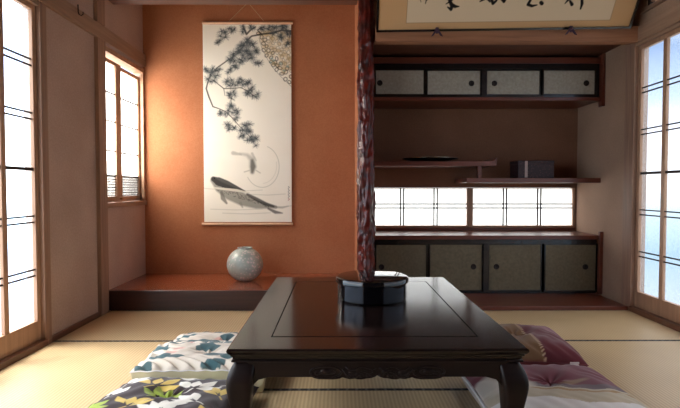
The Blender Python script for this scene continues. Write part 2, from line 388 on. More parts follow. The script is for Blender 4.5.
# ---- shoji doors
HZ = (.445, .765, 1.375, 1.69)
def shoji(name, X, s, Y0, Y1):
    """X: room-side face, s: +1 wall lies towards +x"""
    t = anchor(name, (X, (Y0+Y1)/2, .035))
    a, b = sorted((X, X+s*.03))
    fr = [(a, b, Y0, Y0+.035, .035, 2.03), (a, b, Y1-.035, Y1, .035, 2.03), (a, b, Y0+.035, Y1-.035, .035, .155), (a, b, Y0+.035, Y1-.035, 2.0, 2.03)]
    w = (Y1-Y0-.07-2*.04)/3
    for k in (1, 2):
        y = Y0+.035+k*w+(k-1)*.04; fr.append((a+.003, b-.003, y, y+.04, .155, 2.0))
    boxes('frame', fr, M['frame_z'], t, .002)
    c, d = sorted((X+s*.008, X+s*.018)); mu = []
    for z in HZ: mu += [(c, d, Y0+.035, Y1-.035, z-.023, z-.014), (c, d, Y0+.035, Y1-.035, z+.014, z+.023)]
    mu.append((c, d, Y0+.035, Y1-.035, 1.052, 1.071))
    boxes('lattice', mu, M['muntin'], t)
    e, f = sorted((X+s*.019, X+s*.022))
    boxes('pane', [(e, f, Y0+.03, Y1-.03, .15, 2.005)], M['pane'], t)
for i in range(4): shoji('door_%d' % (i+1), XL-.008-.032*(i%2), -1, 3.012-(i+1)*.90, 3.012-i*.90)
for i in range(5): shoji('door_%d' % (i+5), XR+.008+.032*(i%2), 1, 3.845-(i+1)*.90, 3.845-i*.90)

# ---- small alcove window, left
def small_window(name, X, Y0, Y1, z0, z1, rs_=.03):
    t = anchor(name, (X, (Y0+Y1)/2, z0)); a, b = X-.022, X
    boxes('window_frame', [(a, b, Y0, Y0+.03, z0, z1), (a, b, Y1-rs_, Y1, z0, z1), (a, b, Y0+.03, Y1-rs_, z0, z0+.045), (a, b, Y0+.03, Y1-rs_, z1-.03, z1)], M['frame_z'], t, .002)
    mu = [(X-.014, X-.006, Y0+.03, Y1-rs_, z, z+.013) for z in (1.24, 1.475, 1.70)]
    zz = z0+.05
    while zz < 1.045: mu.append((X-.013, X-.008, Y0+.03, Y1-rs_, zz, zz+.007)); zz += .022
    yy = Y0+.045
    while yy < Y1-rs_: mu.append((X-.013, X-.008, yy, yy+.008, z0+.045, 1.045)); yy += .022
    mu.append((X-.014, X-.005, Y0+.03, Y1-rs_, 1.045, 1.056))
    boxes('lattice', mu, M['muntin'], t)
    boxes('pane', [(X-.0175, X-.0155, Y0+.028, Y1-rs_+.005, z0+.03, z1-.02)], M['paper_pane'], t)
    return t
w2 = small_window('window_2', XL-.012, 3.845, 4.19, .835, 1.965, .10)
bm = bmesh.new(); tube(bm, [(XL-.013, 4.15, .862), (XL+.006, 4.15, .862)], .006, 10); obj('lock', bm, M['brass'], w2, 0, True)
small_window('window_3', XL-.036, 4.16, 4.635, .835, 1.965)
struct('trim_16', [(XL-TW, XL+.018, 3.83, YT, .795, .833)], M['beam_y'], .002)
struct('trim_17', [(XL-.014, XL+.01, 4.605, YT, .833, 2.0), (XL-TW, XL+.012, 3.83, YT, 2.0, 2.04)], M['frame_z'], .002)

# ---- low window strip in the back wall
def low_window(name, x0, x1, vs):
    Y = YA+.02; t = anchor(name, ((x0+x1)/2, Y, zs0-.01))
    boxes('window_frame', [(x0-.029, x0, Y-.019, Y+.02, zs0-.02, zs1+.007), (x1, x1+.028, Y-.019, Y+.02, zs0-.02, zs1+.007), (x0, x1, Y-.02, Y+.02, zs0-.02, zs0), (x0, x1, Y-.019, Y+.02, zs1, zs1+.007)], M['frame_z'], t, .002)
    mu = []
    for p in vs:
        for q in (p-1.6, p+1.6): x = onY(q, 206, Y).x; mu.append((x-.006, x+.006, Y-.008, Y+.002, zs0, zs1))
    for q in (204, 208): z = onY(400, q, Y).z; mu.append((x0, x1, Y-.008, Y+.002, z-.0065, z+.0065))
    boxes('lattice', mu, M['muntin'], t)
    boxes('pane', [(x0-.005, x1+.005, Y+.004, Y+.007, zs0-.005, zs1+.005)], M['paper_pane'], t)
low_window('window_4', .30, onY(466.5, 206, YA+.02).x, (402, 435.5))
low_window('window_5', onY(472.5, 206, YA+.02).x, onY(572, 206, YA+.02).x, (504.7, 539))
struct('trim_18', [(.275, xs1+.02, YA-.012, YA+.06, zs0-.045, zs0-.02)], M['red_wood'], .002)

# ================================================================= TATAMI
ya, yb = onZ(200, 341, 0).y, onZ(380, 389.5, 0).y
yc = yb - (ya-yb)
def mat_of(x0, x1, y0, y1, label, back=True, front=True):
    t = thing('tatami_mat', label, 'tatami mat', ((x0+x1)/2, (y0+y1)/2, -.055), 'tatami mats covering the floor')
    h = .011
    boxes('woven_rush', [(x0+.001, x1-.001, y0+h, y1-h, -.055, 0)], M['tatami'], t, .002)
    if front: boxes('cloth_border', [(x0+.001, x1-.001, y0+.001, y0+h, -.055, .001)], M['heri'], t)
    if back: boxes('cloth_border', [(x0+.001, x1-.001, y1-h, y1-.001, -.055, .001)], M['heri'], t)
l0, r0 = XL+.03, XR-.035
mat_of(l0, .25, ya, YF-.003, 'tatami mat along the dark step below the hanging scroll')
mat_of(.25, r0, ya, YF-.003, 'tatami mat along the wooden floor board of the cabinet alcove')
mat_of(l0, -.44, yb-.62, ya, 'sunlit tatami mat on the left under the leaf-print and brown floral cushions')
mat_of(-.44, .84, yb, ya, 'tatami mat under the far half of the low black table')
mat_of(-.44, .84, yb-.62, yb, 'tatami mat under the near legs of the low black table')
mat_of(.84, r0, yb-.62, ya, 'tatami mat right of the table under the maroon cushions')
mat_of(l0, -.44, YB+.02, yb-.62, 'tatami mat in the foreground by the left sliding screens')
mat_of(-.44, .84, YB+.02, yb-.62, 'tatami mat in the foreground in the middle of the room')
mat_of(.84, r0, YB+.02, yb-.62, 'tatami mat in the foreground by the right sliding screens')

# ================================================================= ALCOVE: step, pillar
pl = thing('alcove_platform', 'raised alcove floor of glossy red-brown wood carrying the round vase', 'platform', (-.82, 3.87, 0))
boxes('top_board', [(XL+.002, .15, 3.885, YT-.001, .03, .155)], M['alcove_board'], pl, .002)
boxes('front_beam', [(XL+.002, .15, YF, 3.885, 0, .152)], M['kamachi'], pl, .004)

# gnarled pillar
px_, py_ = .2155, 3.885
nz_, na = 520, 64
z0, z1 = 0.0, ZC
V, F = [], []
for j in range(nz_+1):
    z = z0+(z1-z0)*j/nz_
    for i in range(na):
        a = 2*math.pi*i/na
        # vertical flutes that wander and split, carved with gouge marks
        w = a + .55*math.sin(z*3.1) + .35*noise.noise(Vector((math.cos(a)*1.2, math.sin(a)*1.2, z*3)))
        d = .0055*math.sin(5*w + 1.6*noise.noise(Vector((math.cos(a)*2, math.sin(a)*2, z*6))))
        d += .012*noise.noise(Vector((math.cos(a)*2.6, math.sin(a)*2.0, z*10+5)))
        d += .0060*noise.noise(Vector((math.cos(a)*3.2, math.sin(a)*3.2, z*24)))
        r = .0635 + d + .004*math.sin(z*2.2)
        V.append((r*math.cos(a), r*math.sin(a), z))
for j in range(nz_):
    for i in range(na):
        k = (i+1) % na; F.append((j*na+i, j*na+k, (j+1)*na+k, (j+1)*na+i))
me = bpy.data.meshes.new('alcove_pillar'); me.from_pydata(V, [], F); me.materials.append(M['pillar'])
me.polygons.foreach_set('use_smooth', [True]*len(me.polygons))
pil = bpy.data.objects.new('alcove_pillar', me); COL.objects.link(pil); pil.location = (px_, py_, 0)
tag(pil, 'gnarled glossy dark red wooden pillar beside the scroll alcove', 'pillar')

# ================================================================= CABINETS
YD = 4.35
def cx(px, py=266): return onY(px, py, YD).x
def door_cab(cab, x0, x1, z0, z1, hx, hz, mat, yoff):
    t = boxes('sliding_door', [(x0, x1, YD+yoff, YD+yoff+.012, z0, z1)], mat, cab)
    fw = .011
    boxes('door_frame', [(x0-fw, x0, YD+yoff-.004, YD+yoff+.013, z0-fw, z1+fw), (x1, x1+fw, YD+yoff-.004, YD+yoff+.013, z0-fw, z1+fw),
                         (x0, x1, YD+yoff-.004, YD+yoff+.013, z0-fw, z0), (x0, x1, YD+yoff-.004, YD+yoff+.013, z1, z1+fw)], M['black_lacquer'], t, .001)
    bm = bmesh.new()
    prof = [(.0, .0), (.014, .0), (.017, .004), (.021, .006), (.024, .004), (.025, .0)]
    lathe(bm, prof, 0, 0, 24)
    bmesh.ops.rotate(bm, verts=bm.verts, cent=(0, 0, 0), matrix=Matrix.Rotation(math.pi/2, 3, 'X'))
    bmesh.ops.translate(bm, verts=bm.verts, vec=(hx, YD+yoff-.0005, hz))
    obj('door_pull', bm, M['iron'], t, 0, True)
def cabinet(label, z_lo, z_hi, doors, dz0, dz1, hz, mat, loc):
    cab = thing('sliding_door_cabinet', label, 'cabinet', loc)
    xr = XR-.032
    x_l = .282
    boxes('carcass', [(x_l, xr, YD+.03, YA-.014, z_lo, z_hi), (x_l, xr, YD-.006, YD+.03, dz1+.012, z_hi), (x_l, xr, YD-.006, YD+.03, z_lo, dz0-.012)]
          + [(a, b, YD-.008, YD+.03, dz0-.012, dz1+.012) for a, b in ((x_l, doors[0][0]-.012), (doors[1][1]+.012, doors[2][0]-.012), (doors[3][1]+.012, xr))], M['black_lacquer'], cab)
    for k, (x0, x1, hx) in enumerate(doors): door_cab(cab, x0, x1, dz0, dz1, hx, hz, mat, .002+.014*(k in (1, 2)))
    return cab
zt = onY(400, 235.5, YD-.02).z
lo_d = [(cx(a), cx(b), cx(h)) for a, b, h in ((376.5, 426, 381.5), (430.5, 482, 474), (489.5, 541, 497), (545.5, 595.5, 585.5))]
zl0, zl1 = onY(400, 290.5, YD).z, onY(400, 245, YD).z
c1 = cabinet('long low cabinet with four olive sliding doors in black frames', .029, zt-.036, lo_d, zl0, zl1, onY(474, 267, YD).z, M['door_low'], (1.28, YD, .029))
boxes('top_board', [(.282, XR-.002, YD-.025, YA-.014, zt-.035, zt)], M['red_wood'], c1, .003)
zp0, zp1 = onY(400, 100.5, YD-.02).z, onY(400, 97, YD-.02).z
up_d = [(cx(a, 83), cx(b, 83), cx(h, 83)) for a, b, h in ((376, 423.5, 379.8), (428, 480.5, 472), (487.5, 540, 495), (544, 594.5, 586.5))]
zu0, zu1 = onY(400, 94, YD).z, onY(400, 70.5, YD).z
zq0, zq1 = onY(400, 63.5, YD).z, onY(400, 57.5, YD).z
c2 = cabinet('hanging wall cabinet with four pale silver-grey sliding doors', zp1+.001, zq0-.001, up_d, zu0, zu1, onY(472, 83, YD).z, M['door_high'], (1.28, YD, zp1))
boxes('bottom_board', [(.282, XR-.026, YD-.02, YA-.014, zp0, zp1)], M['red_wood'], c2, .003)
boxes('top_board', [(.282, XR-.026, YD-.012, YA-.014, zq0, min(zq1, 2.104))], M['red_wood'], c2, .003)
boxes('end_post', [(XR-.025, XR-.001, YD-.05, YD+.02, zp0-.05, 2.10)], M['red_wood'], c2, .003)
boxes('end_post', [(XR-.03, XR-.002, YD-.06, YD-.026, .029, zt+.035)], M['red_wood'], c1, .003)

# staggered shelves
a0, a1 = onY(400, 161, YD).z, onY(400, 166, YD).z
xe = cx(496.5, 163)
sh = tag(boxes('wall_shelf', [(.277, xe, YD, YA-.001, a1, a0)], M['red_wood'], None, .003), 'upper staggered shelf holding the flat dark plate, beside the pillar', 'shelf')
bm = bmesh.new(); prism(bm, [(xe-.035, a0), (xe-.012, a0+.012), (xe+.004, a0+.028), (xe+.008, a0+.026), (xe+.004, a0+.008), (xe, a1+.004), (xe-.0, a0)], YD, YA-.002)
obj('upturned_edge', bm, M['red_wood'], sh)
b0, b1 = onY(500, 178, YD).z, onY(500, 182.7, YD).z
xs = cx(467, 180)
s2 = tag(boxes('wall_shelf', [(xs, XR-.001, YD, YA-.001, b1, b0)], M['red_wood'], None, .003), 'lower staggered shelf carrying the dark patterned box, against the far wall', 'shelf')
xp = cx(480, 172)
boxes('post', [(xp-.016, xp+.016, YD+.01, YD+.05, b0+.0005, a1-.0005)], M['red_wood'], s2, .002)

# flat plate on the upper shelf
c = onY(430, 160.5, 4.56); pr = 28/500*4.5
bm = bmesh.new(); lathe(bm, [(0, a0+.0005), (pr*.55, a0+.0005), (pr*.62, a0+.006), (pr*.93, a0+.024), (pr, a0+.030), (pr*.985, a0+.033), (pr*.92, a0+.028), (pr*.6, a0+.011), (0, a0+.010)], c.x, 4.56, 64)
plo = obj('plate', bm, M['urushi'], None, 0, True)
tag(plo, 'wide shallow dark plate with a shiny rim on the upper staggered shelf', 'plate')
bm = bmesh.new(); tube(bm, [(c.x+pr*.992*math.cos(t), 4.56+pr*.992*math.sin(t), a0+.0335) for t in np.linspace(0, 2*math.pi, 65)], .0028, 8)
obj('rim', bm, plain('pale_metal_rim', srgb(190,180,160), .25, .8), plo, 0, True)['label'] = 'thin pale metal rim'
# patterned box on the lower shelf
x0, x1 = cx(519.5, 170), cx(555.5, 170); zb = onY(540, 160.5, YD+.03).z
bxr = thing('patterned_box', 'small dark purple patterned box with a pale stripe on the lower shelf', 'box', ((x0+x1)/2, YD+.03, b0+.0005))
m_, n_, b_ = base_mat('purple_brocade'); t_ = n_.nodes.new('ShaderNodeTexCoord'); v_ = n_.nodes.new('ShaderNodeTexVoronoi'); v_.inputs['Scale'].default_value = 60
n_.links.new(t_.outputs['Object'], v_.inputs['Vector']); r_ = ramp(n_, v_.outputs['Distance'], srgb(82,50,54), srgb(36,20,28), .1, .4); n_.links.new(r_.outputs[0], b_.inputs['Base Color']); b_.inputs['Roughness'].default_value = .6
zl = b0+.0005+(zb-b0)*.8
boxes('box_body', [(x0, x1, YD+.03, YD+.24, b0+.0005, zl)], m_, bxr, .003)
boxes('lid', [(x0-.002, x1+.002, YD+.028, YD+.242, zl+.0005, zb)], m_, bxr, .003)
xa = cx(526, 170); xb = cx(528.8, 170)
boxes('pale_stripe', [(xa, xb, YD+.0262, YD+.0278, b0+.004, zb-.004)], plain('pale_stripe', srgb(170,150,145), .7), bxr)

# ================================================================= HANGING SCROLL
YS = YT-.016
cream = srgb(246,242,230)
cv = Canvas(203.5, 291.5, 24.5, 222, 3.2, cream)
ink, ink2, grey = srgb(44,50,54), srgb(66,74,78), srgb(120,122,116)
rs = random.Random(5)
for _ in range(60): cv.ellipse(rs.uniform(204, 291), rs.uniform(25, 222), rs.uniform(8, 20), rs.uniform(6, 14), rs.uniform(0, 3), srgb(234,228,210), .10, 1)
# tree trunk with scaly bark
poly = [(259.5,38),(262,47),(266,56),(273,67),(281,76),(291.5,86)]
for k in range(240):
    x = rs.uniform(258, 294); y = rs.uniform(30, 88)
    edge = np.interp(x, [p[0] for p in poly], [p[1] for p in poly])
    if y > edge-2: continue
    cv.ellipse(x, y, 3.2, 2.6, 0, srgb(206,184,140), .40, .6)
pts = []
for k in range(900):
    x = rs.uniform(258.5, 293); y = rs.uniform(31, 88); edge = np.interp(x, [p[0] for p in poly], [p[1] for p in poly])
    if y > edge-1.6 or any((x-a)**2+(y-b)**2 < 12.5 for a, b in pts): continue
    pts.append((x, y))
for (x, y) in pts:
    r1, r2 = rs.uniform(1.7, 2.3), rs.uniform(1.3, 1.9); an = rs.uniform(0, 3); n = 7
    q = [(x+r1*math.cos(2*math.pi*i/n)*math.cos(an)-r2*math.sin(2*math.pi*i/n)*math.sin(an), y+r1*math.cos(2*math.pi*i/n)*math.sin(an)+r2*math.sin(2*math.pi*i/n)*math.cos(an)) for i in range(n+1)]
    near = y > np.interp(x, [p[0] for p in poly], [p[1] for p in poly])-15
    cv.stroke(q, .9 if near else .5, srgb(64,60,50) if near else srgb(130,120,98), .75, .6)
for x, y in ((272,58),(274,60),(271,62),(284,70),(288,66),(281,63)): cv.ellipse(x, y, 2, 1.6, 0, srgb(120,160,158), .6, .6)
cv.stroke(poly, .5, grey, .7, .5)
def needles(x, y, r, n=26, a=.75, dirs=None):
    for _ in range(n):
        t = rs.uniform(0, 2*math.pi) if dirs is None else rs.gauss(dirs, 1.0)
        L = r*rs.uniform(.55, 1.05)
        cv.stroke([(x, y), (x+L*math.cos(t), y+L*math.sin(t))], [.6, .25], rs.choice((ink, ink2, srgb(88,96,100))), a*rs.uniform(.5, 1), .5)
def branch(p, w, a=.9, c=srgb(58,56,50)): cv.stroke(p, [q*.75 for q in w], c, a, .6)
branch([(291,31),(282,30),(272,33),(262,34),(252,36),(246,42),(240,52),(228,60),(218,67),(211,74),(208,82),(206.5,88),(209,96),(213,106),(219,108),(226,111),(232,117),(238,124),(246,132),(254,141)], [3,2.6,2.4,2.4,2,1.6,1.4,1.6,1.6,1.6,1.8,2,2.2,1.8,1.2,1.1,1.1,1,.9,.6])
branch([(214,80),(219,84),(224,88),(232,88),(241,87),(249,91),(257,98)], [1.4,1.2,1.3,1.2,1.1,1,.6])
branch([(224,88),(225,95)], [1,.6]); branch([(244,27),(247,34),(251,30),(256,27)], [2.4,2.6,2,1.6]); branch([(262,34),(258,30),(262,27),(268,29)], [1.6,1.4,1.2,1])
branch([(235,30),(228,34),(222,40)], [.9,.8,.6])
for x, y, r in ((221,36,5),(219,42,4),(226,32,4),(232,29,4),(243,32,4),(248,40,5.5),(243,45,6),(239,50,6),(234,55,6),(247,50,6.5),(253,45,6),(257,52,5),(252,57,6),(256,62,4.5),(245,58,5),(240,62,5),
                (236,67,4.5),(232,60,5),(231,70,4),(270,27,5),(277,27,5.5),(284,28,6),(288,34,5),(281,35,5),(273,33,4),(288,42,3.5),(264,27,4),(252,28,4),
                (212,72,5),(207,70,4),(216,77,5),(211,81,4.5),(218,70,4),(228,81,5),(233,84,5),(229,93,4),(235,94,4.5),(243,84,5),(249,82,4.5),(252,90,5),(256,96,5),(246,92,4.5),(239,81,4),
                (221,112,4),(231,105,5),(235,110,5),(228,113,4),(237,117,4.5),(229,124,5),(234,127,4),(240,130,4.5),(246,125,5.5),(243,135,4.5),(249,131,5),(250,139,4.5),(255,137,5),(253,141,4)):
    for q in range(3):
        a_, b_2 = x+(rs.gauss(0, 2.4) if q else 0), y+(rs.gauss(0, 2.0) if q else 0)
        cv.ellipse(a_, b_2, r*1.1, r*.85, 0, srgb(112,120,122), .28, .9); needles(a_, b_2, r, 24, .62)
# water rings
rg = [(278+0*k, 0) for k in range(1)]
cv.stroke([(262+17*math.cos(t), 166+21*math.sin(t)) for t in np.linspace(-1.25, 2.6, 30)], .6, srgb(176,178,166), .7, .8)
cv.stroke([(262+14.5*math.cos(t), 165+18*math.sin(t)) for t in np.linspace(-.2, 1.5, 16)], .5, srgb(190,190,178), .5, .8)
for y, x0_, x1_ in ((188,204,222),(190,216,262),(194,250,285),(209,210,262),(213,222,270),(206,268,291)): cv.stroke([(x0_, y), ((x0_+x1_)/2, y+.8), (x1_, y-.3)], .7, srgb(186,186,174), .6, .9)
# small carp
cv.stroke([(252,172),(252.6,166),(252,159),(247,154.5),(240,153)], [3.5,7,6,3,1.5], srgb(150,148,136), .55, 3)
cv.stroke([(252,171.5),(252.8,166),(252,160)], [3,5.5,3], srgb(76,76,72), .75, 2.2)
cv.stroke([(241,154),(233,152.5)], [1.5,4], srgb(170,168,156), .6, 1.5); cv.stroke([(256,160),(252,153)], [1,2.5], srgb(160,158,146), .5, 1.2)
cv.stroke([(249,170),(244,171.5)], 1, srgb(160,158,148), .6, 1); cv.stroke([(256,170),(260,172.5)], 1, srgb(160,158,148), .6, 1)
# large carp
cv.stroke([(213,180),(220,187),(230,193),(242,199),(256,204),(268,206),(275,207)], [6,11,14,13,9,5,3], srgb(138,136,126), .85, 2)
for k in range(170):
    t = rs.uniform(0, 1); x = 217+t*52; y = 187+t*19.5+rs.uniform(-3.5, 4)*(1-t*.7); cv.ellipse(x, y, .8, .6, .4, srgb(84,82,76), .5, .6)
cv.stroke([(213,178.5),(218,181),(226,184),(236,188),(244,191)], [5,8.5,8,5,2], srgb(46,46,46), .92, 1)
cv.stroke([(247,194),(256,199),(266,204),(276,207)], [2.5,4,3.5,2], srgb(56,56,54), .85, 1.2)
cv.stroke([(214,187.5),(222,188.5),(236,190),(249,192.5)], [1.6,2.2,2.6,1], srgb(222,218,202), .95, .7)
cv.stroke([(221,192),(222.5,198),(226,203)], [3,4.5,2], srgb(110,108,100), .8, 1.2); cv.stroke([(240,203),(242,207)], [3,1.5], srgb(140,138,128), .6, 1.2)
cv.stroke([(268,208.5),(275,212),(282,213)], [2,3.4,1], srgb(92,90,84), .85, 1.2); cv.stroke([(275,207),(282,207.5),(288,206)], [2,1.8,.8], srgb(168,166,154), .7, 1.2)
cv.ellipse(214.2, 177.8, .9, .9, 0, srgb(20,20,20), 1, .5)
for k in range(5): cv.stroke([(288.2, 186+k*3), (289.2, 187+k*3), (288, 188.2+k*3)], .6, srgb(96,96,96) if k < 4 else srgb(170,70,60), .8, .5)
sc = thing('hanging_scroll', 'tall hanging scroll painted with pine branches and swimming carp', 'scroll', (onY(247.5, 120, YS).x, YS, onY(247, 226, YS).z))
def scroll_xyz(X, Y):
    xs_ = np.empty_like(X); zs_ = np.empty_like(X)
    pl_ = [onY(a, b, YS) for a, b in ((203.5, 24.5), (291.5, 24.5), (203.5, 222), (291.5, 222))]
    u = (X-203.5)/88; v = (Y-24.5)/197.5
    xa_ = (pl_[0].x+pl_[2].x)/2; xb_ = (pl_[1].x+pl_[3].x)/2
    return xa_+(xb_-xa_)*u, YS + .004*np.sin(v*5)*(v*(1-v))*2, pl_[0].z+(pl_[2].z-pl_[0].z)*v
g = grid_obj('painting', cv, scroll_xyz, M['art'], sc)
so = g.modifiers.new('thickness', 'SOLIDIFY'); so.thickness = .001; so.offset = -1
for (yy, rr, nm, ex) in ((23, .012, 'top_rod', 1.2), (224, .012, 'bottom_roller', 1.4)):
    A, B = onY(203.5-ex, yy, YS), onY(291.5+ex, yy, YS)
    bm = bmesh.new(); tube(bm, [(A.x, YS-.002, A.z), (B.x, YS-.002, A.z)], rr, 16); obj(nm, bm, M['scroll_wood'], sc, 0, False)
A, B, N_ = onY(229, 21.2, YS), onY(264, 21.2, YS), onY(248, 2.5, YS)
bm = bmesh.new(); tube(bm, [A, N_], .0022, 6); tube(bm, [N_, B], .0022, 6); obj('hanging_cord', bm, M['cord'], sc)
bm = bmesh.new(); tube(bm, [(N_.x, YT-.001, N_.z), (N_.x, YS-.008, N_.z+.003)], .004, 8)
tag(obj('wall_nail', bm, M['iron'], None, 0, True), 'small dark nail holding the cord of the hanging scroll', 'nail')

# ================================================================= VASE
vc = onZ(245, 279, .155); vy = 4.29; vx = onY(245, 264, vy).x; R = .154; zb_ = .156
prof = [(0, zb_), (.055, zb_), (.062, zb_+.004)]
for k in range(1, 22):
    t = -math.pi/2 + math.radians(24) + (math.pi - math.radians(24) - math.radians(22))*k/21
    prof.append((R*math.cos(t), zb_+.138+.147*math.sin(t)))
prof += [(.062, prof[-1][1]+.004), (.064, prof[-1][1]+.010), (.059, prof[-1][1]+.010), (.056, prof[-1][1]-.002)]
top_z = prof[-1][1]
prof += [(.05, top_z-.02), (.11, top_z-.09), (.12, top_z-.16), (.05, top_z-.235), (0, top_z-.24)]
bm = bmesh.new(); lathe(bm, prof, vx, vy, 64)
tag(obj('vase', bm, M['glaze'], None, 0, True), 'round grey-green vase with pale blossom pattern on the alcove floor', 'vase')

# ================================================================= FRAMED CALLIGRAPHY
fr = thing('framed_calligraphy', 'wide framed calligraphy leaning forward above the cabinet beam', 'picture', (1.235, 3.775, 2.132))
fw_, fh = 1.90, .56
tilt, roll = math.radians(34), math.radians(-.9)
_FM = Matrix.Translation(fr.location) @ (Matrix.Rotation(roll, 4, 'Y') @ Matrix.Rotation(tilt, 4, 'X')); _FI = _FM.inverted()
ccv = Canvas(0, fw_-.03, 0, fh-.03, 250, srgb(190,152,110))     # metres; y up
paper = srgb(204,184,156)
ix0, ix1, iy0, iy1 = .205, 1.715, .047, fh-.03-.047
msk = (ccv.X > ix0) & (ccv.X < ix1) & (ccv.Y > iy0) & (ccv.Y < iy1); ccv.C[msk] = paper[:3]
for q in ([(ix0, iy0), (ix1, iy0)], [(ix0, iy0), (ix0, iy1)], [(ix1, iy0), (ix1, iy1)], [(ix0, iy1), (ix1, iy1)]): ccv.stroke(q, .004, srgb(130,100,66), .8, .003)
K = srgb(14,11,11)
def px2f(px, py):  # pixel -> position on the tilted sheet (x, y), measured at the sheet's foot
    o = _FI @ cam.location; d = _FI.to_3x3() @ ray(px, py); t = (-.006-o.y)/d.y
    p = o + d*t; return (p.x+(fw_-.03)/2, p.z-.015)
def ink_s(pts, w): ccv.stroke([px2f(*p) for p in pts], [q*.0112 for q in w], K, 1, .004)
# first character (left): sweeping foot
ink_s([(447,-6),(450,1),(452,6),(451,9.5),(447.5,7)], [2,2.2,2.6,2,.8]); ink_s([(452,4),(455,6.5),(459,6.5)], [1.6,2.2,.8]); ink_s([(455,-3),(450,1.5),(446,4)], [1.6,1.4,.6])
ink_s([(446,-12),(458,-12)], [1.8,1.6]); ink_s([(452,-22),(451,-14),(446,-8)], [2,1.8,1.2]); ink_s([(443,-18),(461,-19)], [1.6,1.8]); ink_s([(456,-9),(461,-3)], [1.6,.8])
# second
ink_s([(480,1.5),(484,-1),(486,-5)], [.8,2,1.8]); ink_s([(484,-24),(485,-8),(488,-1),(490,2)], [2,1.8,1.8,.8]); ink_s([(492,-10),(491,-2),(493,3.5),(496,1),(500,-5)], [1.6,2,2,1.6,1]); ink_s([(500,-8),(502,-1),(504,1.5),(507,-2)], [1.8,2,2,.8])
ink_s([(478,-14),(490,-16)], [1.6,1.8]); ink_s([(494,-20),(504,-22),(503,-12)], [1.6,1.8,1.6]); ink_s([(496,-14),(490,-7)], [1.4,.8])
# third: short hook and dot
ink_s([(535,-8),(531,-1),(528,4.5),(532,6),(537,5)], [1.4,1.8,2,1.8,.8]); ink_s([(541,2.5),(542,3.6)], [2.4,2.4]); ink_s([(532,-20),(526,-10)], [2.2,1]); ink_s([(538,-20),(541,-13),(546,-8)], [1.4,2,2.2])
# fourth
ink_s([(573,-10),(569,-1),(565,3.5)], [1.8,1.8,.7]); ink_s([(570,1),(572,4.5)], [1.4,2.2]); ink_s([(581.5,-20),(582,-6),(582,4),(580.5,9)], [2.2,2,2,1]); ink_s([(564,-13),(577,-15)], [1.6,1.8]); ink_s([(572,-24),(571,-12)], [2,1.6]); ink_s([(577,-12),(588,-14)], [1.6,1.8])
# signature
ink_s([(426.5,-14),(425,-8),(427,-3),(425.5,3.5)], [1,.9,1,.6]); ink_s([(421,-12),(422,-6),(420,-2),(421,2)], [.7,.6,.6,.4]); ink_s([(424,-1),(428,0)], [.7,.5])
for k in range(5): ink_s([(424,-18-k*3),(427,-19.5-k*3)], [.8,.6])
def sheet(X, Y): return (X-(fw_-.03)/2, np.zeros_like(X)-.006, Y+.015)
g = grid_obj('calligraphy_sheet', ccv, sheet, M['art'], None, False); g.parent = fr
bm = bmesh.new()
h2 = fw_/2
bx(bm, -h2, h2, -.016, .008, 0, .015); bx(bm, -h2, h2, -.016, .008, fh-.015, fh); bx(bm, -h2, -h2+.015, -.016, .008, .015, fh-.015); bx(bm, h2-.015, h2, -.016, .008, .015, fh-.015)
me = bpy.data.meshes.new('frame'); bm.to_mesh(me); bm.free(); o = bpy.data.objects.new('frame', me); COL.objects.link(o); me.materials.append(M['black_lacquer']); o.parent = fr
bm = bmesh.new(); bx(bm, -h2+.015, h2-.015, -.004, .006, .015, fh-.015)
me = bpy.data.meshes.new('backing_board'); bm.to_mesh(me); bm.free(); o = bpy.data.objects.new('backing_board', me); COL.objects.link(o); me.materials.append(M['red_wood']); o.parent = fr
fr.rotation_euler = (tilt, roll, 0)
def frame_rest(px, py, label):
    c = onY(px, py, 3.735); z = c.z
    t = thing('picture_rest', label, 'picture rest', (c.x, 3.735, z), 'purple rests under the framed calligraphy')
    s = 3.735/500
    bm = bmesh.new(); prism(bm, [(c.x-1.4*s, z+4*s), (c.x+1.4*s, z+4*s), (c.x+2.2*s, z+1*s), (c.x+6*s, z-5*s), (c.x+3.5*s, z-4*s), (c.x+1.2*s, z-1*s), (c.x, z-2.5*s), (c.x-1.2*s, z-1*s), (c.x-3.5*s, z-4*s), (c.x-6*s, z-5*s), (c.x-2.2*s, z+1*s)], 3.728, 3.742)
    obj('forked_tab', bm, M['purple'], t, .003)
    bm = bmesh.new(); bmesh.ops.create_uvsphere(bm, u_segments=12, v_segments=8, radius=.009); bmesh.ops.translate(bm, verts=bm.verts, vec=(c.x, 3.722, z+1.5*s)); obj('knob', bm, M['purple'], t, 0, True)
frame_rest(437, 31.5, 'purple forked rest under the picture frame, nearer the pillar')
frame_rest(571, 30, 'purple forked rest under the picture frame, nearer the lattice transom')

# J hook on the left beam
hk = onZ(78, 9, 2.19); 
D_ = (XL+.026); d_ = ray(77.5, 9); t__ = D_/d_.x; hy, hz_ = d_.y*t__, CH+d_.z*t__
bm = bmesh.new(); tube(bm, [(XL+.030, hy, hz_+.03), (XL+.031, hy, hz_-.02), (XL+.036, hy, hz_-.036), (XL+.048, hy+.006, hz_-.042), (XL+.058, hy+.01, hz_-.032), (XL+.058, hy+.01, hz_-.015)], .0035, 8)
tag(obj('wall_hook', bm, M['iron'], None, 0, True), 'small black metal hook on the beam above the shoji wall', 'hook')

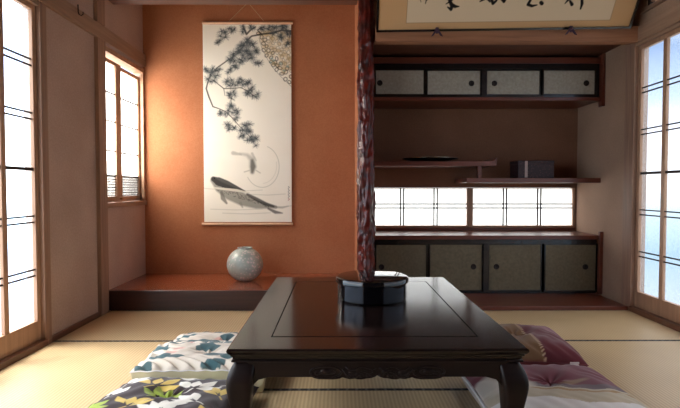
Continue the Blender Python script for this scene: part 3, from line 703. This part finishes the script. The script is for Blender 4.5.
# ================================================================= LOW TABLE
TZ = .38
_a, _b, _c = onZ(226, 349.5, TZ), onZ(530, 349.5, TZ), onZ(360, 277, TZ)
TX0, TX1, TY0, TY1 = _a.x, _b.x, _a.y, _c.y
tb = thing('low_table', 'low black lacquered table with curved legs and carved apron', 'table', ((TX0+TX1)/2, (TY0+TY1)/2, 0))
gi, gf = .139, onZ(370, 337, TZ).y-TY0; g0 = .0045
fx0, fx1, fy0, fy1 = TX0+gi, TX1-gi, TY0+gf, TY1-gf
def rim(bm, prof, x0, x1, y0, y1, ix0, ix1, iy0, iy1):
    """moulded outer edge: prof = (inset, z) from top to bottom, closed inward at top by the inner rectangle"""
    loops = []
    for ins, z in prof: loops.append([bm.verts.new(p) for p in ((x0+ins, y0+ins, z), (x1-ins, y0+ins, z), (x1-ins, y1-ins, z), (x0+ins, y1-ins, z))])
    inner_t = [bm.verts.new(p) for p in ((ix0, iy0, prof[0][1]), (ix1, iy0, prof[0][1]), (ix1, iy1, prof[0][1]), (ix0, iy1, prof[0][1]))]
    inner_b = [bm.verts.new(p) for p in ((ix0, iy0, prof[-1][1]), (ix1, iy0, prof[-1][1]), (ix1, iy1, prof[-1][1]), (ix0, iy1, prof[-1][1]))]
    L = [inner_t]+loops+[inner_b, inner_t]
    for a, b in zip(L, L[1:]):
        for i in range(4): bm.faces.new((a[i], a[(i+1)%4], b[(i+1)%4], b[i]))
bm = bmesh.new()
rim(bm, [(.006, TZ), (.002, TZ-.002), (0, TZ-.007), (.001, TZ-.012), (.006, TZ-.019), (.012, TZ-.024), (.013, TZ-.030), (.019, TZ-.034), (.019, TZ-.040)], TX0, TX1, TY0, TY1, fx0, fx1, fy0, fy1)
obj('top_frame', bm, M['table'], tb, 0)
boxes('top_panel', [(fx0+g0, fx1-g0, fy0+g0+.006, fy1-g0, TZ-.03, TZ-.0005)], M['table'], tb, .001)
boxes('panel_support', [(fx0-.02, fx1+.02, fy0-.02, fy1+.02, TZ-.052, TZ-.0405)], M['black_lacquer'], tb)
# waist moulding and aprons
ax, ay = TX0+.022, TY0+.022; bx_, by_ = TX1-.022, TY1-.022
def apron_pts(x0, x1, zt, zb):
    m = (x0+x1)/2; pts = [(x0, zt), (x1, zt)]
    q = []
    q.append((x1, zb-.055)); q += [(x1-.018, zb-.03), (x1-.038, zb-.010), (x1-.075, zb)]
    c_ = [(.235, 0), (.228, -.004), (.21, -.008), (.16, -.009), (.135, -.006), (.125, -.001), (.118, -.004), (.10, -.008), (.08, -.006), (.07, -.009), (.055, -.009), (.04, -.006), (.02, -.004), (.006, 0.002), (0, .006)]
    for a, b in c_: q.append((m+a, zb+b))
    for a, b in c_[-2::-1]: q.append((m-a, zb+b))
    q += [(x0+.075, zb), (x0+.038, zb-.010), (x0+.018, zb-.03), (x0, zb-.055)]
    return pts+q
zt_, zb2 = TZ-.0405, .272
ap = []
LW = .092
bm = bmesh.new(); prism(bm, apron_pts(TX0+LW-.02, TX1-LW+.02, zt_, zb2), ay, ay+.022)
apf = obj('apron', bm, M['table_body'], tb, .002)
bm = bmesh.new(); prism(bm, apron_pts(TX0+LW-.02, TX1-LW+.02, zt_, zb2), by_-.022, by_); obj('apron', bm, M['table_body'], tb, .002)
for X in (ax, bx_-.022):
    bm = bmesh.new(); prism(bm, apron_pts(TY0+LW-.02, TY1-LW+.02, zt_, zb2), 0, .022)
    for v in bm.verts: v.co = Vector((X+v.co.y, v.co.x, v.co.z))
    obj('apron', bm, M['table_body'], tb, .002)
# raised bead over the aprons
boxes('waist_moulding', [(TX0+.014, TX1-.014, TY0+.014, TY0+.032, zt_-.012, zt_-.004), (TX0+.014, TX1-.014, TY1-.032, TY1-.014, zt_-.012, zt_-.004),
                         (TX0+.014, TX0+.032, TY0+.032, TY1-.032, zt_-.012, zt_-.004), (TX1-.032, TX1-.014, TY0+.032, TY1-.032, zt_-.012, zt_-.004)], M['table_body'], tb, .003)
# carved relief on the near apron
mx_ = (TX0+TX1)/2; bm = bmesh.new(); yq = ay-.001
zc_ = .292
for s in (-1, 1):
    # oval cloud cartouche
    el_ = [(mx_+s*.185+.056*math.cos(t)*(1 if abs(math.cos(t)) < .7 else 1), yq, zc_-.001+.021*math.sin(t)) for t in np.linspace(0, 2*math.pi, 28)]
    tube(bm, el_, .0032, 6)
    sp_ = [(mx_+s*(.165+.018*(1-t/9)*math.cos(t)), yq, zc_+.012*(1-t/9)*math.sin(t)) for t in np.linspace(0, 7, 26)]
    tube(bm, sp_, .0028, 6)
    sp_ = [(mx_+s*(.215-.012*(1-t/9)*math.cos(t)), yq, zc_-.002-.009*(1-t/9)*math.sin(t)) for t in np.linspace(0, 6, 22)]
    tube(bm, sp_, .0025, 6)
    # waves towards the centre
    tube(bm, [(mx_+s*x, yq, z) for x, z in ((.125,.302),(.112,.284),(.095,.272),(.075,.276),(.06,.288),(.045,.293),(.03,.286),(.015,.274),(.004,.279))], .0035, 6)
    tube(bm, [(mx_+s*x, yq, z) for x, z in ((.115,.310),(.098,.298),(.08,.300),(.065,.309),(.045,.310),(.02,.300),(.006,.306))], .0028, 6)
    for k in range(7):
        x = .035+k*.012; tube(bm, [(mx_+s*x, yq, .272+.004*math.sin(k*2)), (mx_+s*(x+.005), yq, .282)], .0026, 6)
    for cx_, cz_, rr_ in ((.185, .292, .012), (.09, .288, .009), (.03, .292, .008)):
        e = bmesh.ops.create_uvsphere(bm, u_segments=14, v_segments=8, radius=1)
        for v in e['verts']: v.co = Vector((mx_+s*cx_+v.co.x*rr_*1.8, ay+.001+v.co.y*.006, cz_+v.co.z*rr_))
obj('carved_relief', bm, M['table_body'], apf, 0, True)
# cabriole legs
def leg(cx0, cy0, sx, sy):
    """outer corner at (cx0, cy0); sx, sy point inwards"""
    # z, outset from the outer corner (negative = bulging out), width
    pr = [(.332, .030, .070), (.322, .022, .080), (.305, .010, .090), (.285, .000, .098), (.262, -.006, .100), (.235, -.006, .094), (.20, .000, .085), (.16, .008, .074), (.12, .014, .064), (.08, .014, .058), (.05, .008, .060), (.028, .000, .068), (.012, -.002, .070), (0, .004, .060)]
    bm = bmesh.new(); rings = []
    for z, o_, w in pr:
        q = []
        for k in range(24):
            t = 2*math.pi*k/24; c, s_ = math.cos(t), math.sin(t); e = .42
            u = math.copysign(abs(c)**e, c)*w/2; v = math.copysign(abs(s_)**e, s_)*w/2
            q.append(bm.verts.new((cx0+sx*(o_+w/2+u), cy0+sy*(o_+w/2+v), z)))
        rings.append(q)
    for a, b in zip(rings, rings[1:]):
        for k in range(24): bm.faces.new((a[k], a[(k+1)%24], b[(k+1)%24], b[k]))
    bm.faces.new(rings[0]); bm.faces.new(rings[-1][::-1])
    return bm
for (X, Y, sx, sy) in ((TX0, TY0, 1, 1), (TX1, TY0, -1, 1), (TX0, TY1, 1, -1), (TX1, TY1, -1, -1)):
    o = obj('leg', leg(X, Y, sx, sy), M['table_body'], tb, 0, True)
    m_s = o.modifiers.new('sub', 'SUBSURF'); m_s.levels = 1; m_s.render_levels = 1

# ================================================================= ROUND LACQUER BOX
bxx, byy = .176, 2.575; z0 = TZ+.0005
rb = thing('lacquer_box', 'round glossy black lacquered lidded box on the low table', 'box', (bxx, byy, z0))
bm = bmesh.new(); lathe(bm, [(0, z0), (.165, z0), (.172, z0+.003), (.1725, z0+.006), (.178, z0+.009), (.178, z0+.086), (0, z0+.086)], bxx, byy, 96)
obj('bowl', bm, M['urushi'], rb, .0, True).modifiers.new('e', 'EDGE_SPLIT')
bm = bmesh.new(); zl_ = z0+.0865
lathe(bm, [(0, zl_), (.184, zl_), (.188, zl_+.003), (.188, zl_+.020), (.186, zl_+.026), (.180, zl_+.030), (.168, zl_+.032), (.0, zl_+.033)], bxx, byy, 96)
obj('lid', bm, M['urushi'], rb, .0, True).modifiers.new('e', 'EDGE_SPLIT')

# ================================================================= FLOOR CUSHIONS
def cushion(name_label, cx0, cy0, w, d, th, rot, cv, seed, tuft=.5, zbase=.0015, sag=0, side=None, cord=.0028, seam=.42, pw=.5, ex=5, pk=.16):
    """cv: canvas in -1..1; puffed square cushion; returns the top-level Empty"""
    t = thing('floor_cushion', name_label, 'cushion', (cx0, cy0, zbase))
    n = cv.nx
    ca, sa = math.cos(rot), math.sin(rot); rg_ = random.Random(seed); ph = [rg_.uniform(0, 6) for _ in range(8)]
    def shape(U, V, top):
        # keep corners pointed, sides drawn in
        Xl = U*(1-.045*(1-V**2)); Yl = V*(1-.045*(1-U**2))
        # map the grid so that the edge has vertices at every height
        e = np.clip(1-np.maximum(np.abs(U), np.abs(V)), 0, 1)
        prof = (np.clip(1-np.abs(U)**ex, 0, 1)**pw)*(np.clip(1-np.abs(V)**ex, 0, 1)**pw)
        r = np.hypot(U, V); an = np.arctan2(V, U)
        puck = np.exp(-(e/.22)**1.3)*(.5+.5*np.sin(26*(U+V*.6)+ph[0]+2*np.sin(7*V+ph[1])))*(e > 0)
        fold = .10*np.sin(9*U+ph[2]+2.0*V)*np.sin(5*V+ph[3])*e + .05*np.sin(19*U-11*V+ph[4])*e
        dimp = tuft*np.exp(-(r/.22)**2)*(1+.25*np.sin(9*an+ph[5]))
        h = prof*(1-dimp) - pk*puck*prof + fold*prof
        if top: Z = th*(seam + (1-seam)*np.clip(h, 0, 1.2))
        else: Z = th*(seam - seam*np.clip(prof*2.0, 0, 1))
        Z = Z*(1+sag*V)
        Xw = Xl*w/2; Yw = Yl*d/2
        return cx0+Xw*ca-Yw*sa, cy0+Xw*sa+Yw*ca, zbase+Z
    if side is not None: cv.C[0] = cv.C[-1] = side[:3]; cv.C[:, 0] = side[:3]; cv.C[:, -1] = side[:3]
    top = grid_obj('cover', cv, lambda X, Y: shape(X, Y, True), M['fabric'], t)
    # underside joined into the same mesh
    import copy
    cb = Canvas(-1, 1, -1, 1, (cv.nx-1)/2, side or cv.C[0, 0])
    if side is None: cb.C[:] = cv.C
    bot = grid_obj('cover_b', cb, lambda X, Y: shape(X, Y, False), M['fabric'], t)
    bmj = bmesh.new(); bmj.from_mesh(top.data)
    bmj.from_mesh(bot.data)
    bmesh.ops.remove_doubles(bmj, verts=bmj.verts, dist=.0008); bmesh.ops.recalc_face_normals(bmj, faces=bmj.faces)
    bmj.to_mesh(top.data); bmj.free(); bpy.data.objects.remove(bot)
    top.data.polygons.foreach_set('use_smooth', [True]*len(top.data.polygons))
    # seam cord around the edge
    bm = bmesh.new(); ring = []
    for k in range(160):
        s = k/160*8
        if s < 2: U, V = -1+s, -1
        elif s < 4: U, V = 1, -1+(s-2)
        elif s < 6: U, V = 1-(s-4), 1
        else: U, V = -1, 1-(s-6)
        x, y, z = shape(np.array(U*.999), np.array(V*.999), True); ring.append((float(x), float(y), float(z)))
    ring.append(ring[0]); tube(bm, ring, cord, 6)
    return t, bm, shape
teal, pink = srgb(52,84,90), srgb(200,142,130)
def leafy(seed):
    c = Canvas(-1, 1, -1, 1, 85, srgb(204,194,180)); r = random.Random(seed)
    for k in range(34):
        x, y = r.uniform(-.95, .95), r.uniform(-.95, .95); col = pink if k % 6 == 0 else teal
        if k % 6 == 0: c.ellipse(x, y, .14, .12, r.uniform(0, 3), col, .7, .4)
        else: c.ellipse(x, y, .19, .15, r.uniform(0, 3.1), col, .95, .12, leaf=True)
        if k % 3 == 0: c.stroke([(x, y), (x+r.uniform(-.25, .25), y+r.uniform(-.2, .2))], .015, teal, .7, .01)
    return c
t, bm, _ = cushion('white leaf-print floor cushion, nearer of the pair behind the brown one', -.645, 2.46, .62, .38, .150, .02, leafy(3), 1, .55, side=srgb(206,196,160), seam=.70, pw=.42, ex=7, pk=.8); obj('seam_cord', bm, M['fabric_trim'], t)
bm = bmesh.new(); tube(bm, [(-.645, 2.47, .075), (-.645, 2.47, .092)], [.004, .008], 8); obj('tuft', bm, M['fabric_trim'], t, 0, True)
t, bm, _ = cushion('white leaf-print floor cushion, farther of the pair, tucked by the table', -.65, 2.815, .64, .34, .104, -.02, leafy(11), 2, .9, side=srgb(206,196,160), seam=.5, pw=.5, ex=5, pk=.6); obj('seam_cord', bm, M['fabric_trim'], t)
bm = bmesh.new(); tube(bm, [(-.65, 2.815, .05), (-.65, 2.815, .07)], [.004, .008], 8); obj('tuft', bm, M['fabric_trim'], t, 0, True)
c = Canvas(-1, 1, -1, 1, 90, srgb(54,42,44))
wh, gd, gn = srgb(228,224,214), srgb(206,178,92), srgb(150,170,70)
def spray(x, y, col, s=1, n=4, a0=0.3, st=.55):
    for k in range(n):
        a = a0+k*st; L = .17*s*(1+.3*(k % 2)); c.ellipse(x+L*math.cos(a), y+L*math.sin(a)*1.0, .15*s, .065*s, a, col, 1, .1, leaf=True)
    c.stroke([(x, y), (x-.12*s*math.cos(a0+st), y-.12*s*math.sin(a0+st))], .02, col, 1, .012)
spray(-.30, .22, gd, 1.25, 4, .2, .75); spray(.32, .12, wh, 1.3, 4, .5, .6); spray(-.78, .35, wh, 1.2, 3, .6, .5); spray(-.1, -.12, gn, 1.1, 5, .1, .6); spray(.72, .45, wh, 1, 3, .2, .7)
spray(-.15, .72, wh, 1.1, 4, -.3, .45); spray(.3, .75, gn, .9, 3, .8, .5); spray(-.75, -.2, wh, 1.2, 3, 1.2, .5); spray(.75, .0, gd, 1, 3, 1.5, .6); spray(-.6, .8, wh, .9, 3, 2.7, .4)
spray(.55, -.35, wh, 1.2, 4, 2, .5); spray(-.3, -.6, gd, 1.1, 4, .5, .6); spray(.2, -.75, wh, 1.1, 4, 1.2, .5); spray(-.8, -.75, gn, 1, 3, .4, .6); spray(.8, -.8, gd, 1, 3, 1.5, .5)
t, bm, _ = cushion('dark brown floor cushion with white and yellow leaves, nearest the camera', -.685, 1.985, .60, .56, .135, -.10, c, 3, .45, side=srgb(54,42,44), sag=-.16); obj('seam_cord', bm, plain('brown_cord', srgb(60,46,46), .8), t)
bm = bmesh.new(); tube(bm, [(-.685, 1.985, .07), (-.685, 1.985, .087)], [.004, .008], 8); obj('tuft', bm, M['fabric_trim'], t, 0, True)
# right: maroon / tan
c = Canvas(-1, 1, -1, 1, 85, srgb(98,44,52))
c.C[(c.X+.10*c.Y) < .22] = srgb(122,92,66)[:3]
c.C[((c.X+.6*c.Y) > .75)] = srgb(124,76,88)[:3]
for k in range(40):
    y = -1+k*.05; x = .22-.10*y; c.stroke([(x-.02, y), (x+.02, y+.02)], .02, srgb(206,180,150), .9, .012)
t, bm, _ = cushion('maroon floor cushion with a tan half and small white tag', .965, 2.72, .60, .50, .165, -.10, c, 4, .3, side=srgb(120,54,60)); obj('seam_cord', bm, plain('maroon_cord', srgb(110,50,58), .8), t)
q = onY(574.5, 364.5, 2.45)
bm = bmesh.new(); bx(bm, q.x-.022, q.x+.022, 2.447, 2.451, q.z-.012, q.z+.012); obj('tag', bm, M['white_tag'], t)['label'] = 'small white care tag'
# right front: maroon, grey and cream stripes
c = Canvas(-1, 1, -1, 1, 90, srgb(184,172,150))
s_ = c.Y + .10*c.X + .04*np.sin(5*c.X)
c.C[s_ > -.30] = srgb(100,82,88)[:3]; c.C[s_ > -.12] = srgb(112,58,70)[:3]; c.C[s_ > .78] = srgb(128,88,102)[:3]
c.C[(s_ < -.36) & (s_ > -.42)] = srgb(160,130,92)[:3]; c.C[(s_ < -.7)] = srgb(216,212,210)[:3]
c.ellipse(-.35, .35, .16, .2, .3, srgb(150,100,66), .7, .5); c.ellipse(.3, -.05, .3, .08, .3, srgb(160,140,110), .6, .5); c.ellipse(-.7, -.1, .5, .38, 0, srgb(206,200,188), .9, .25)
t, bm, _ = cushion('maroon and cream striped floor cushion with white piping', .915, 2.13, .66, .56, .125, .0, c, 5, .35, side=srgb(190,180,166), cord=.008); obj('piping', bm, M['fabric_trim'], t)
